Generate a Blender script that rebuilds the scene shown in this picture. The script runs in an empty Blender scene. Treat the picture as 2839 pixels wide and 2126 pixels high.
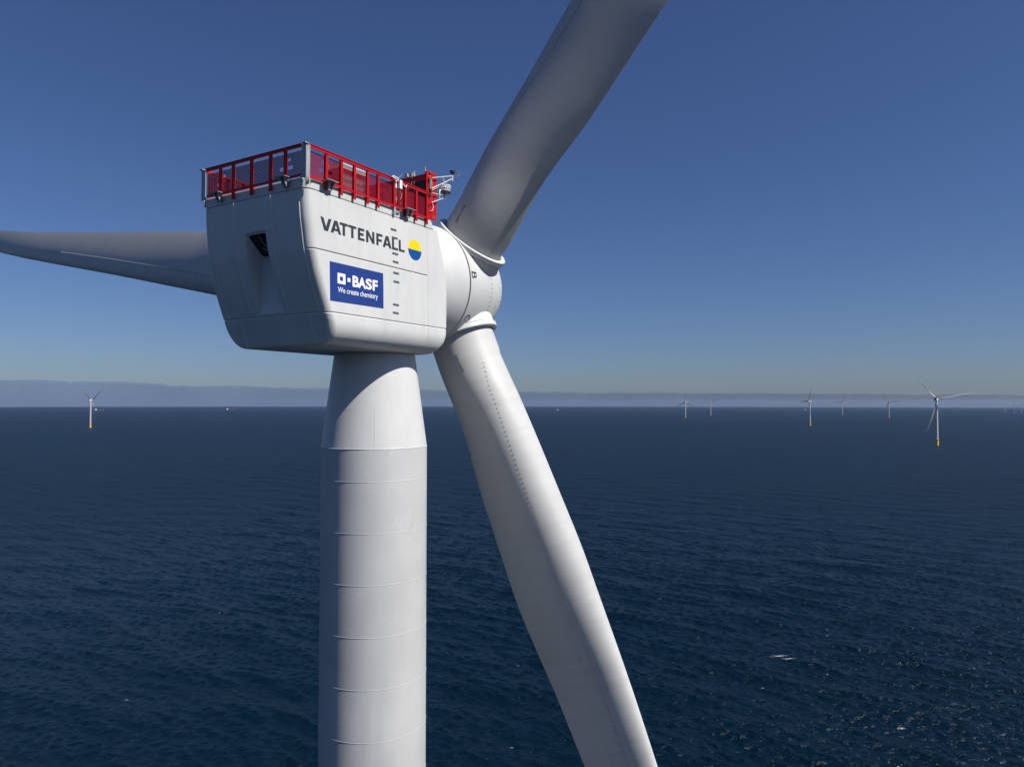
import bpy, bmesh, math, random
from mathutils import Vector, Matrix
random.seed(7)
R = math.radians
pi = math.pi
sc = bpy.context.scene
C = sc.collection
EYE = 115.0          # eye height above the sea, metres

# ------------------------------------------------------------------ camera
F, CXP, CYP = 1980.0, 1419.5, 1063.0
PITCH = math.atan((1115.5 - CYP) / F); ROLL = R(0.045)
cam_d = bpy.data.cameras.new('camera'); cam = bpy.data.objects.new('camera', cam_d); C.objects.link(cam)
cam_d.sensor_fit = 'HORIZONTAL'; cam_d.sensor_width = 36.0; cam_d.lens = 36.0 * F / 2839.0
cam_d.clip_start = 0.5; cam_d.clip_end = 250000.0
fw = Vector((0, math.cos(PITCH), math.sin(PITCH))); rt = Vector((1, 0, 0)); upv = rt.cross(fw)
r2 = math.cos(ROLL) * rt + math.sin(ROLL) * upv; u2 = -math.sin(ROLL) * rt + math.cos(ROLL) * upv
M = Matrix((r2, u2, -fw)).transposed().to_4x4(); M.translation = Vector((0, 0, EYE))
cam.matrix_world = M
sc.camera = cam

# ------------------------------------------------------------------ sky, sun, exposure
SUN_AZ, SUN_EL = R(119.0), R(48.0)
w = bpy.data.worlds.new('World'); sc.world = w; w.use_nodes = True
nt = w.node_tree; nt.nodes.clear()
sky = nt.nodes.new('ShaderNodeTexSky'); sky.sky_type = 'NISHITA'; sky.sun_disc = False
sky.sun_elevation = SUN_EL; sky.sun_rotation = SUN_AZ
sky.altitude = 0; sky.air_density = 1.0; sky.dust_density = 0.5; sky.ozone_density = 5.0
hs = nt.nodes.new('ShaderNodeVectorMath'); hs.operation = 'MULTIPLY'; hs.inputs[1].default_value = (0.72, 0.82, 1.10)   # white balance of the sky
bg = nt.nodes.new('ShaderNodeBackground'); bg.inputs['Strength'].default_value = 0.05
ow = nt.nodes.new('ShaderNodeOutputWorld')
nt.links.new(sky.outputs[0], hs.inputs[0]); nt.links.new(hs.outputs[0], bg.inputs[0]); nt.links.new(bg.outputs[0], ow.inputs[0])
sl = bpy.data.lights.new('sun', 'SUN'); sl.energy = 5.0; sl.angle = R(0.53); sl.color = (1.0, 0.965, 0.91)
so = bpy.data.objects.new('sun', sl); C.objects.link(so)
sdir = Vector((math.sin(SUN_AZ) * math.cos(SUN_EL), math.cos(SUN_AZ) * math.cos(SUN_EL), math.sin(SUN_EL)))
so.rotation_euler = sdir.to_track_quat('Z', 'Y').to_euler(); so.location = (200, -100, 400)
sc.view_settings.view_transform = 'Standard'; sc.view_settings.look = 'None'
sc.view_settings.exposure = 0.36; sc.view_settings.gamma = 1.0
sc.render.engine = 'CYCLES'
sc.cycles.volume_bounces = 0; sc.cycles.max_bounces = 8

# ------------------------------------------------------------------ helpers
def tag(o, label=None, cat=None, group=None, kind=None):
    if label: o['label'] = label
    if cat: o['category'] = cat
    if group: o['group'] = group
    if kind: o['kind'] = kind
    return o

class MB:
    def __init__(s): s.v = []; s.f = []
    def add(s, vs, fs):
        n = len(s.v); s.v += [tuple(p) for p in vs]; s.f += [tuple(i + n for i in f) for f in fs]
    def box(s, a, b):
        (x0, y0, z0), (x1, y1, z1) = a, b
        s.add([(x0, y0, z0), (x1, y0, z0), (x1, y1, z0), (x0, y1, z0), (x0, y0, z1), (x1, y0, z1), (x1, y1, z1), (x0, y1, z1)],
              [(0, 3, 2, 1), (4, 5, 6, 7), (0, 1, 5, 4), (1, 2, 6, 5), (2, 3, 7, 6), (3, 0, 4, 7)])
    def bar(s, p, q, w, h=None, up=(0, 0, 1)):
        h = h or w; p = Vector(p); q = Vector(q); d = (q - p).normalized(); u = Vector(up)
        if abs(d.dot(u)) > .95: u = Vector((1, 0, 0))
        a = d.cross(u).normalized(); b = a.cross(d)
        vs = []
        for c in (p, q):
            for sa, sb in ((-1, -1), (1, -1), (1, 1), (-1, 1)): vs.append(c + a * sa * w / 2 + b * sb * h / 2)
        s.add(vs, [(3, 2, 1, 0), (4, 5, 6, 7), (0, 1, 5, 4), (1, 2, 6, 5), (2, 3, 7, 6), (3, 0, 4, 7)])
    def tube(s, pts, r, n=10, cap=True):
        pts = [Vector(p) for p in pts]; rs = r if isinstance(r, (list, tuple)) else [r] * len(pts)
        vs = []; fs = []; a = None
        for i, p in enumerate(pts):
            d = (pts[min(i + 1, len(pts) - 1)] - pts[max(i - 1, 0)]).normalized()
            if a is None:
                a = d.cross(Vector((0, 0, 1)))
                if a.length < .1: a = d.cross(Vector((1, 0, 0)))
            a = (a - d * a.dot(d)).normalized(); b = d.cross(a)
            for k in range(n):
                t = 2 * pi * k / n; vs.append(p + (a * math.cos(t) + b * math.sin(t)) * rs[i])
        for i in range(len(pts) - 1):
            for k in range(n): fs.append((i * n + k, i * n + (k + 1) % n, (i + 1) * n + (k + 1) % n, (i + 1) * n + k))
        if cap: fs.append(tuple(range(n - 1, -1, -1))); fs.append(tuple((len(pts) - 1) * n + k for k in range(n)))
        s.add(vs, fs)
    def lathe(s, prof, o, ax, n=96, cap0=False, cap1=False):
        # prof: (axial, radius)
        o = Vector(o); ax = Vector(ax).normalized(); a = ax.cross(Vector((0, 0, 1)))
        if a.length < .1: a = Vector((1, 0, 0))
        a.normalize(); b = ax.cross(a); vs = []; fs = []
        for (s_, r) in prof:
            for k in range(n):
                t = 2 * pi * k / n; vs.append(o + ax * s_ + (a * math.cos(t) + b * math.sin(t)) * r)
        for i in range(len(prof) - 1):
            for k in range(n): fs.append((i * n + k, i * n + (k + 1) % n, (i + 1) * n + (k + 1) % n, (i + 1) * n + k))
        if cap0: fs.append(tuple(range(n - 1, -1, -1)))
        if cap1: fs.append(tuple((len(prof) - 1) * n + k for k in range(n)))
        s.add(vs, fs)
    def build(s, name, mat, parent=None, smooth=True, ang=32, fix=True, slots=None, fmat=None, wn=False):
        me = bpy.data.meshes.new(name); me.from_pydata(s.v, [], s.f)
        if mat: me.materials.append(mat)
        for m_ in (slots or []): me.materials.append(m_)
        if fmat:
            for i, m_ in fmat.items(): me.polygons[i].material_index = m_
        bm = bmesh.new(); bm.from_mesh(me)
        if fix: bmesh.ops.recalc_face_normals(bm, faces=bm.faces)
        if smooth:
            for f in bm.faces: f.smooth = True
            for e in bm.edges:
                if len(e.link_faces) == 2 and e.calc_face_angle(0) > R(ang): e.smooth = False
        bm.to_mesh(me); bm.free()
        o = bpy.data.objects.new(name, me); C.objects.link(o)
        if smooth and wn:
            q = o.modifiers.new('wn', 'WEIGHTED_NORMAL'); q.mode = 'FACE_AREA'; q.weight = 100; q.keep_sharp = True; q.thresh = .0001
        if parent: o.parent = parent
        return o

def empty(name, loc, rz=0):
    o = bpy.data.objects.new(name, None); C.objects.link(o); o.location = loc; o.rotation_euler = (0, 0, rz)
    o.empty_display_size = 5
    return o

def new_mat(name):
    m = bpy.data.materials.new(name); m.use_nodes = True; n = m.node_tree
    return m, n, n.nodes['Principled BSDF'], n.nodes['Material Output']

def paint(name, col, rough=0.4, var=0.05, scale=0.35, spec=0.4, bump=0.0, metal=0.0, streak=None, fine=0.02):
    """paint with soft patchy tone, fine speckle and optional streaks (object space)"""
    m, n, b, out = new_mat(name); L = n.links
    tc = n.nodes.new('ShaderNodeTexCoord')
    n1 = n.nodes.new('ShaderNodeTexNoise'); n1.inputs['Scale'].default_value = scale; n1.inputs['Detail'].default_value = 5
    n2 = n.nodes.new('ShaderNodeTexNoise'); n2.inputs['Scale'].default_value = 14; n2.inputs['Detail'].default_value = 2
    L.new(tc.outputs['Object'], n1.inputs['Vector']); L.new(tc.outputs['Object'], n2.inputs['Vector'])
    def mr(src, lo, hi):
        q = n.nodes.new('ShaderNodeMapRange'); q.inputs[1].default_value = .3; q.inputs[2].default_value = .7
        q.inputs[3].default_value = lo; q.inputs[4].default_value = hi; L.new(src, q.inputs[0]); return q.outputs[0]
    def mul(a_, b_):
        q = n.nodes.new('ShaderNodeMath'); q.operation = 'MULTIPLY'; L.new(a_, q.inputs[0]); L.new(b_, q.inputs[1]); return q.outputs[0]
    f = mul(mr(n1.outputs[0], 1 - var, 1 + var * .4), mr(n2.outputs[0], 1 - fine, 1 + fine))
    if streak:
        mp = n.nodes.new('ShaderNodeMapping'); mp.inputs['Scale'].default_value = streak[0]
        n3 = n.nodes.new('ShaderNodeTexNoise'); n3.inputs['Scale'].default_value = 1; n3.inputs['Detail'].default_value = 4
        L.new(tc.outputs['Object'], mp.inputs[0]); L.new(mp.outputs[0], n3.inputs['Vector'])
        f = mul(f, mr(n3.outputs[0], 1 - streak[1], 1 + streak[1] * .5))
    mx = n.nodes.new('ShaderNodeVectorMath'); mx.operation = 'SCALE'; mx.inputs[0].default_value = col
    L.new(f, mx.inputs['Scale']); L.new(mx.outputs[0], b.inputs['Base Color'])
    L.new(mr(n1.outputs[0], rough * .85, rough * 1.15), b.inputs['Roughness'])
    b.inputs['Specular IOR Level'].default_value = spec; b.inputs['Metallic'].default_value = metal
    if bump:
        bp = n.nodes.new('ShaderNodeBump'); bp.inputs['Distance'].default_value = bump
        L.new(n1.outputs[0], bp.inputs['Height']); L.new(bp.outputs[0], b.inputs['Normal'])
    return m

M_WHITE = paint('white_paint', (0.545, 0.545, 0.53), .45, .05, .5, streak=((1.6, 1.6, .18), .035))
M_TOWER = paint('tower_paint', (0.475, 0.475, 0.465), .5, .08, .32, streak=((.8, .8, .12), .03))
M_BLADE = paint('blade_gelcoat', (0.475, 0.47, 0.455), .48, .05, .12, streak=((2.2, .25, .25), .05))
def add_stains(m, scale, amt, lo=.56, hi=.70):
    n = m.node_tree; L = n.links; b = n.nodes['Principled BSDF']; src = b.inputs['Base Color'].links[0].from_socket
    tc = n.nodes.new('ShaderNodeTexCoord'); mp = n.nodes.new('ShaderNodeMapping'); mp.inputs['Scale'].default_value = scale
    q = n.nodes.new('ShaderNodeTexNoise'); q.inputs['Scale'].default_value = 1; q.inputs['Detail'].default_value = 6; q.inputs['Roughness'].default_value = .65
    L.new(tc.outputs['Object'], mp.inputs[0]); L.new(mp.outputs[0], q.inputs['Vector'])
    r = n.nodes.new('ShaderNodeMapRange'); r.inputs[1].default_value = lo; r.inputs[2].default_value = hi; r.inputs[3].default_value = 1; r.inputs[4].default_value = 1 - amt
    L.new(q.outputs[0], r.inputs[0]); k = n.nodes.new('ShaderNodeVectorMath'); k.operation = 'SCALE'; L.new(src, k.inputs[0]); L.new(r.outputs[0], k.inputs['Scale']); L.new(k.outputs[0], b.inputs['Base Color'])
add_stains(M_WHITE, (1.3, 1.3, .22), .07); add_stains(M_TOWER, (.55, .55, .10), .07); add_stains(M_TOWER, (.5, .5, .45), -.05, .60, .63); add_stains(M_BLADE, (.10, 1.2, 1.2), .08)
M_GREY = paint('galvanised_steel', (0.36, 0.37, 0.38), .5, .12, 3, metal=.3)
M_STEEL = paint('bright_steel', (0.62, 0.62, 0.60), .35, .1, 4, metal=.4)
M_RED = paint('signal_red_paint', (0.42, 0.004, 0.007), .45, .10, 1.2, spec=.3)
M_MESH = paint('coated_wire_red', (0.20, 0.003, 0.022), .6, .1, 1.5, spec=.2)
M_RED_SHADE = paint('red_darkened_as_shade', (0.13, 0.003, 0.005), .6, .15, 1.5, spec=.2)  # signal red darkened to stand in for shade behind the mesh
M_BLACK = paint('black_paint', (0.02, 0.02, 0.022), .6, .1, 2)
M_SEAL_GAP = paint('seal_and_gap_black', (0.006, 0.006, 0.007), .9, .1, 2, spec=.1)  # hatch surround, and black fill for the unlit hub and collar gaps
M_LETTER = paint('charcoal_lettering', (0.030, 0.032, 0.037), .55, .05, 2)
M_BLUE = paint('blue_sign_film', (0.013, 0.038, 0.19), .45, .04, 1)
M_DISCB = paint('disc_blue_film', (0.0, 0.060, 0.24), .45, .03, 1)
M_DISCY = paint('disc_yellow_film', (0.85, 0.55, 0.0), .45, .03, 1)
M_FILM = paint('white_film', (0.80, 0.80, 0.80), .45, .02, 1)
M_YEL = paint('yellow_paint', (0.72, 0.44, 0.01), .5, .08, .4)
M_RAD = paint('radiator_fins', (0.018, 0.020, 0.028), .5, .3, 3, streak=((14, 14, .3), .45))
M_HATCH = paint('hatch_glass', (0.010, 0.012, 0.016), .35, .3, 4)
M_DULL = paint('dull_grey', (0.20, 0.21, 0.21), .6, .2, 3)
M_HULL = paint('ship_hull_paint', (0.16, 0.05, 0.05), .6, .1, .05)
M_SHIPW = paint('ship_white_paint', (0.75, 0.75, 0.74), .5, .05, .05)
mg, n_, b_, o_ = new_mat('lamp_glass'); b_.inputs['Base Color'].default_value = (.80, .78, .82, 1); b_.inputs['Roughness'].default_value = .15
b_.inputs['Transmission Weight'].default_value = .5; b_.inputs['IOR'].default_value = 1.3
M_LAMP = mg

# ------------------------------------------------------------------ the sea: a cap of the globe (refraction included in the radius)
RE2 = 1.486e7
def sea_z(x, y): return -(x * x + y * y) / RE2
SEA_SLOPE = 0.21
HGT = {}
def make_sea():
    import numpy as np
    rng = np.random.default_rng(11)
    # finely meshed wind sea in front of the turbine, coarse cap of the globe all round it
    A0, A1, NA = R(-43), R(43), 1250
    rs = [150.0]
    while rs[-1] < 5200: rs.append(rs[-1] + max(.5, rs[-1]**2 * 0.70e-5))
    rs = np.array(rs); az = np.linspace(A0, A1, NA)
    RR, AA = np.meshgrid(rs, az, indexing='ij'); X = RR * np.sin(AA); Y = RR * np.cos(AA)
    dr = np.maximum(.5, RR**2 * 0.70e-5)
    unres = np.zeros_like(X)
    Zv = np.zeros_like(X); DX = np.zeros_like(X); DY = np.zeros_like(X)
    NW = 190; lam = np.exp(rng.uniform(math.log(1.5), math.log(60), NW)); main = R(211.2)
    spread = rng.normal(0, 1, NW) * np.where(lam < 6, .70, .34); th = main + spread
    slope = SEA_SLOPE * math.sqrt(2.0 / NW) * np.where(lam > 12, .42, 1.0) * np.where(lam < 2.8, .40, 1.0) * np.where((lam > 2.8) & (lam < 9), 1.35, 1.0)
    ph = rng.uniform(0, 6.28, NW)
    # gusts: long patches of rougher and smoother water
    gust = 1 + .30 * np.sin(X / 310 + 1.3 * np.sin(Y / 420)) * np.sin(Y / 270 + np.sin(X / 510))
    for l, t, p, s_ in zip(lam, th, ph, slope):
        k = 2 * math.pi / l; kx, ky = k * math.sin(t), k * math.cos(t)
        wgt = np.clip((l / dr - .5) / 1.2, 0, 1) * np.clip((5000 - RR) / 1500, 0, 1) * gust
        f = kx * X + ky * Y + p + .6 * np.sin((X * math.cos(t) - Y * math.sin(t)) * k * .13 + p * 3)
        unres += .5 * s_ * s_ * (1 - np.clip(wgt, 0, 1)**2)
        a = s_ / k * wgt; Zv += a * np.cos(f); DX -= .25 * a * math.sin(t) * np.sin(f); DY -= .25 * a * math.cos(t) * np.sin(f)
    HGT['h'] = (rs, az, Zv.copy())
    Zv = Zv - RR**2 / RE2
    nr = len(rs); V1 = np.stack([X + DX, Y + DY, Zv], -1).reshape(-1, 3)
    idx = np.arange(nr * NA).reshape(nr, NA)
    F1 = np.stack([idx[:-1, :-1], idx[:-1, 1:], idx[1:, 1:], idx[1:, :-1]], -1).reshape(-1, 4)[:, ::-1]
    # coarse remainder
    cr = [0, 75, 150, 400, 800, 1600, 3200, rs[-1], 7500, 9700, 12500, 16000, 20000, 24000, 28000, 32000, 35000, 37500, 39500, 41000, 42500, 45000]
    n = 344; V2 = [(0, 0, 0)]; F2 = []; base = len(V1); st = 2 * pi / n
    for r in cr[1:]:
        for k in range(n):
            t = k * st; V2.append((r * math.sin(t), r * math.cos(t), -r * r / RE2))
    k0 = int(round(R(43) / st))
    for k in range(n): F2.append((0, 1 + (k + 1) % n, 1 + k))
    for i in range(len(cr) - 2):
        for k in range(n):
            inside = (k < k0 or k >= n - k0) and 150 <= cr[i + 1] < rs[-1] - 1
            if inside: continue
            a = 1 + i * n; F2.append((a + k, a + (k + 1) % n, a + n + (k + 1) % n, a + n + k))
    V = np.concatenate([V1, np.array(V2)]); me = bpy.data.meshes.new('sea')
    F2q = np.array([f for f in F2 if len(f) == 4]); F2t = np.array([f for f in F2 if len(f) == 3])
    loops = np.concatenate([F1.ravel(), (F2q + base).ravel(), (F2t + base).ravel()])
    nq = len(F1) + len(F2q); nf = nq + len(F2t)
    starts = np.concatenate([np.arange(nq) * 4, nq * 4 + np.arange(len(F2t)) * 3])
    me.vertices.add(len(V)); me.vertices.foreach_set('co', V.astype(np.float32).ravel())
    me.loops.add(len(loops)); me.loops.foreach_set('vertex_index', loops.astype(np.int32))
    me.polygons.add(nf); me.polygons.foreach_set('loop_start', starts.astype(np.int32))
    me.polygons.foreach_set('use_smooth', np.ones(nf, bool)); me.update(calc_edges=True); me.validate()
    assert len(me.vertices) == len(V)
    m, nt_, b, out = new_mat('sea_water'); L = nt_.links
    b.inputs['Base Color'].default_value = (0.0001, 0.0076, 0.0160, 1); b.inputs['IOR'].default_value = 1.333
    b.inputs['Roughness'].default_value = 0.25; b.inputs['Specular IOR Level'].default_value = 0.31
    tc = nt_.nodes.new('ShaderNodeTexCoord')
    def noise(scale, rot, stretch, detail, rough=.55, typ='FBM', warp=None):
        mp = nt_.nodes.new('ShaderNodeMapping'); mp.vector_type = 'TEXTURE'
        mp.inputs['Rotation'].default_value = (0, 0, R(rot)); mp.inputs['Scale'].default_value = (stretch, 1, 1)
        L.new(tc.outputs['Object'], mp.inputs[0])
        q = nt_.nodes.new('ShaderNodeTexNoise'); q.noise_type = typ; q.inputs['Scale'].default_value = scale
        q.inputs['Detail'].default_value = detail; q.inputs['Roughness'].default_value = rough
        q.inputs['Distortion'].default_value = .25
        L.new(mp.outputs[0], q.inputs['Vector']); return q.outputs[0]
    def wsum(items):
        cur = None
        for o, wt in items:
            q = nt_.nodes.new('ShaderNodeMath'); q.operation = 'MULTIPLY'; q.inputs[1].default_value = wt; L.new(o, q.inputs[0])
            if cur is None: cur = q.outputs[0]
            else:
                a = nt_.nodes.new('ShaderNodeMath'); a.operation = 'ADD'; L.new(cur, a.inputs[0]); L.new(q.outputs[0], a.inputs[1]); cur = a.outputs[0]
        return cur
    def ridge(o):
        q = nt_.nodes.new('ShaderNodeMath'); q.operation = 'MULTIPLY_ADD'; q.inputs[1].default_value = 2; q.inputs[2].default_value = -1; L.new(o, q.inputs[0])
        a = nt_.nodes.new('ShaderNodeMath'); a.operation = 'ABSOLUTE'; L.new(q.outputs[0], a.inputs[0])
        c = nt_.nodes.new('ShaderNodeMath'); c.operation = 'SUBTRACT'; c.inputs[0].default_value = 1; L.new(a.outputs[0], c.inputs[1]); return c.outputs[0]
    h = wsum([(noise(0.45, -26, 1.6, 4, .6), 1.6)])
    bp = nt_.nodes.new('ShaderNodeBump'); bp.inputs['Strength'].default_value = 1; bp.inputs['Distance'].default_value = 1.0
    L.new(h, bp.inputs['Height']); L.new(bp.outputs[0], b.inputs['Normal'])
    # waves finer than a mesh cell become surface roughness
    a2 = np.full(len(V), .0625**2 + .95 * float(unres.max())); a2[:len(V1)] = .0625**2 + .95 * unres.ravel()
    at = me.attributes.new('small_waves', 'FLOAT', 'POINT'); at.data.foreach_set('value', (a2**.25).astype(np.float32))
    an = nt_.nodes.new('ShaderNodeAttribute'); an.attribute_name = 'small_waves'; L.new(an.outputs['Fac'], b.inputs['Roughness'])
    me.materials.append(m); o = bpy.data.objects.new('sea', me); C.objects.link(o)
    return tag(o, 'dark blue choppy sea reaching to the horizon', 'sea', kind='structure')
sea = make_sea()

# foam: broken caps of white water on single crests
def make_foam():
    mb = MB()
    def px(x, y):
        d = fw + r2 * ((x - CXP) / F) - u2 * ((y - CYP) / F); t = -EYE / d.z; return d.x * t, d.y * t
    m, nt_, b, out = new_mat('sea_foam'); b.inputs['Base Color'].default_value = (.42, .44, .47, 1); b.inputs['Roughness'].default_value = .8
    def wave(X, Y):
        rs_, az_, zz = HGT['h']; r = math.hypot(X, Y); a = math.atan2(X, Y)
        i = min(max(int(rs_.searchsorted(r)), 1), len(rs_) - 2); j = min(max(int(az_.searchsorted(a)), 1), len(az_) - 2)
        return float(zz[i - 1:i + 2, j - 1:j + 2].max()) - r * r / RE2
    def patch(x, y, ln, wd, k, ang=-14):
        cx, cy = px(x, y); ca, sa = math.cos(R(ang)), math.sin(R(ang))
        for i in range(k):
            t = random.gauss(0, .36); s_ = random.gauss(0, .33) * (1 - min(abs(t), .9) * .6)
            a = t * ln; bq = s_ * wd + .12 * ln * math.sin(t * 3); X = cx + a * ca - bq * sa; Y = cy + a * sa + bq * ca
            r = random.uniform(.05, .20) * (1.2 - min(1, abs(t))); nn = 6; ph = random.random() * 6
            vs = [(X + r * random.uniform(.6, 1.9) * math.cos(ph + 2 * pi * j / nn) * 1.3, Y + r * random.uniform(.5, 1.1) * math.sin(ph + 2 * pi * j / nn), wave(X, Y) + .10 + i * .0004) for j in range(nn)]
            mb.add(vs, [tuple(range(nn))])
    patch(2160, 1820, 6.0, 2.0, 90); patch(2185, 1828, 4.5, 1.6, 60, -5)
    patch(2497, 2013, 2.8, 1.6, 26, -35)
    for x, y, ln, k in ((2292, 1764, 1.2, 4), (2432, 1622, 1.6, 5), (2295, 1867, 1.2, 5), (2115, 1905, 1.0, 5), (2556, 1785, 2.0, 7), (1995, 1252, 5, 7),
                        (2265, 1565, 5, 5), (1711, 1533, 1.4, 4), (1436, 1844, 1.0, 4), (1935, 1766, 1.0, 3), (1420, 2068, 1.4, 4), (350, 1940, 1.2, 5),
                        (2380, 1565, 3, 4), (610, 1700, 1.6, 4), (180, 1500, 2.5, 4), (2490, 2120, .7, 3), (1830, 1660, 2.4, 5), (2700, 1855, 1.6, 4)):
        patch(x, y, ln, .35, k)
    o = mb.build('sea_foam', m, None, smooth=False, fix=False)
    return tag(o, 'small scattered flecks of white foam on the wave crests', 'foam', kind='stuff')
make_foam()

# ------------------------------------------------------------------ blade geometry
RN = [3.0, 5, 9, 14, 20, 28, 40, 60, 80, 97]
BP = [[2.055, 2.055, 1.987, 2.344, 2.395, 2.151, 1.488, 0.44, -0.12, -0.50],
      [2.09, 2.14, 2.52, 2.814, 3.121, 3.017, 2.798, 2.62, 2.0, 0.64],
      [0.086, 0.034, -0.059, -0.085, -0.085, -0.01, 0.075, 0.07, 0.03, 0.0],
      [2.055, 2.055, 1.801, 1.564, 1.25, 0.70, 0.36, 0.279, 0.17, 0.03],
      [0.0, 0.0, 0.35, 0.7, 0.95, 1, 1, 1, 1, 1],
      [0.0, 0.0, -0.06, 0.0, -0.03, 0.40, 0.51, 1.005, 2.563, 4.2]]
def pchip(v, x):
    n = len(RN); h = [RN[i + 1] - RN[i] for i in range(n - 1)]; dl = [(v[i + 1] - v[i]) / h[i] for i in range(n - 1)]
    m = [dl[0]] + [0 if dl[i - 1] * dl[i] <= 0 else 2 * dl[i - 1] * dl[i] / (dl[i - 1] + dl[i]) for i in range(1, n - 1)] + [dl[-1]]
    i = 0
    while i < n - 2 and x > RN[i + 1]: i += 1
    t = (x - RN[i]) / h[i]
    return (2 * t**3 - 3 * t**2 + 1) * v[i] + (t**3 - 2 * t**2 + t) * h[i] * m[i] + (-2 * t**3 + 3 * t**2) * v[i + 1] + (t**3 - t**2) * h[i] * m[i + 1]
def blade_pt(r, th, off=0.0):
    """point on the blade in blade axes (span, leading edge, upwind); th 0 = leading edge, 0..pi = downwind side"""
    def raw(th):
        lf, tf, tw, tk, bl, pr = [pchip(BP[k], r) for k in range(6)]
        bl = min(max(bl, 0), 1); c = math.cos(th); q_ = (1 - c) / 2; s_ = 1 - q_; el = math.sin(th)
        y = (0.2969 * math.sqrt(max(s_, 0) + 1e-9) - 0.126 * s_ - 0.3516 * s_**2 + 0.2843 * s_**3 - 0.1015 * s_**4) / .1
        nf = y if el >= 0 else -y
        sh = (1 - bl) * el + bl * nf
        lo = .85 if bl > 0 else 1
        x = lf - (lf + tf) * q_; yv = sh * tk * (1 if el >= 0 else lo)
        return Vector((r, x * math.cos(tw) + yv * math.sin(tw), pr + x * math.sin(tw) - yv * math.cos(tw)))
    p = raw(th)
    if off:
        a = raw(th + .01); b = raw(th - .01); t = (a - b).normalized(); nrm = Vector((1, 0, 0)).cross(t)
        if nrm.dot(p - Vector((r, 0, p.z * .5))) < 0: nrm = -nrm
        nrm = nrm if nrm.z < 0 or abs(th) < .3 or th > pi else -nrm
        p = p + nrm * off
    return p
def blade_mesh(mb, rs, n):
    vs = []; fs = []
    for r in rs:
        for k in range(n): vs.append(blade_pt(r, 2 * pi * k / n))
    for i in range(len(rs) - 1):
        for k in range(n): fs.append((i * n + k, i * n + (k + 1) % n, (i + 1) * n + (k + 1) % n, (i + 1) * n + k))
    fs.append(tuple(range(n - 1, -1, -1))); fs.append(tuple((len(rs) - 1) * n + k for k in range(n)))
    mb.add(vs, fs)

# text turned into a flat mesh, fitted into [0,1]x[0,1]
def text_polys(body, bold=0.0, spacing=1.0):
    cu = bpy.data.curves.new('t', 'FONT'); cu.body = body; cu.offset = bold; cu.space_character = spacing; cu.resolution_u = 4
    to = bpy.data.objects.new('t', cu); C.objects.link(to)
    bpy.context.view_layer.update()
    dg = bpy.context.evaluated_depsgraph_get(); me = to.evaluated_get(dg).to_mesh()
    vs = [v.co.copy() for v in me.vertices]; fs = [tuple(p.vertices) for p in me.polygons]
    to.evaluated_get(dg).to_mesh_clear(); bpy.data.objects.remove(to); bpy.data.curves.remove(cu)
    x0 = min(v.x for v in vs); x1 = max(v.x for v in vs); y0 = min(v.y for v in vs); y1 = max(v.y for v in vs)
    return [((v.x - x0) / (x1 - x0), (v.y - y0) / (y1 - y0)) for v in vs], fs

# ------------------------------------------------------------------ the near turbine
# local axes of the turbine: x = u (towards the rotor), y = -v (v is the sunlit side), z up
AZ = R(31.2); TX, TY = -7.92816045, 41.26215772
turbine = empty('wind_turbine', (TX, TY, 0), pi / 2 - AZ)
tag(turbine, 'huge white wind turbine close by, red railed nacelle with dark lettering and blue sign', 'wind turbine')
def P(u, v, z): return Vector((u, -v, z + EYE))

# tower
def tower():
    prof = [(-EYE + 14, 3.6)]
    z0 = -EYE + 14
    rings = [-2.52 - 2.757 * 0, -4.27] + [-4.27 - 2.755 * k for k in range(1, 60)]
    rings = [z for z in rings if z > -EYE + 22]
    rad = lambda z: 3.0 if z > -45 else 3.0 + (-45 - z) * .012
    for z in sorted(rings):
        if abs(z + 2.52) < .01: continue
        r = rad(z); prof += [(z - .030, r), (z - .008, r + .012), (z + .008, r + .012), (z + .030, r)]
    cone = lambda z: 3.0 - (z + 2.52) * (3.0 - 2.29) / 5.27
    prof += [(-2.56, 3.0), (-2.53, 3.014), (-2.50, 3.014), (-2.47, cone(-2.47) - .0)]
    prof += [(-.42, cone(-.42)), (-.40, cone(-.4) + .01), (-.36, cone(-.36) + .01), (-.34, cone(-.34))]
    prof += [(2.60, cone(2.60)), (2.62, 2.32), (2.68, 2.32), (2.70, 2.26), (3.4, 2.26)]
    mb = MB(); mb.lathe([(z + EYE, r) for z, r in prof], (0, 0, 0), (0, 0, 1), 128)
    # welded plate joint down the cone and plate joints below
    def vjoint(ang, za, zb):
        pts = []
        for i in range(9):
            z = za + (zb - za) * i / 8; r = (cone(z) if z > -2.5 else rad(z)) - .008
            pts.append((r * math.cos(ang), r * math.sin(ang), z + EYE))
        mb.tube(pts, .022, 6)
    beta = R(180 - 10.9)     # bearing from tower to camera
    def locang(bear):        # world bearing -> local angle
        wx, wy = math.sin(bear), math.cos(bear)
        ax, ay = math.sin(AZ), math.cos(AZ); nx, ny = math.cos(AZ), -math.sin(AZ)
        return math.atan2(-(wx * nx + wy * ny), wx * ax + wy * ay)
    vjoint(locang(beta), -.40, -2.5)
    fm = {i: 1 for i, f in enumerate(mb.f) if min(mb.v[k][2] for k in f) > EYE - 2.52}
    return mb.build('tower', M_TOWER, turbine, ang=40, wn=True, slots=[M_WHITE], fmat=fm)
tower()
mb = MB(); mb.lathe([(-25, 4.0), (14, 4.0), (14.2, 4.3), (15.2, 4.3), (15.2, 3.62)], (0, 0, 0), (0, 0, 1), 48)
tp = mb.build('transition_piece', M_YEL, turbine)
mb = MB(); mb.lathe([(14.6, 6.0), (14.9, 6.0), (14.9, 4.35), (14.6, 4.35)], (0, 0, 0), (0, 0, 1), 48)
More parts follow.
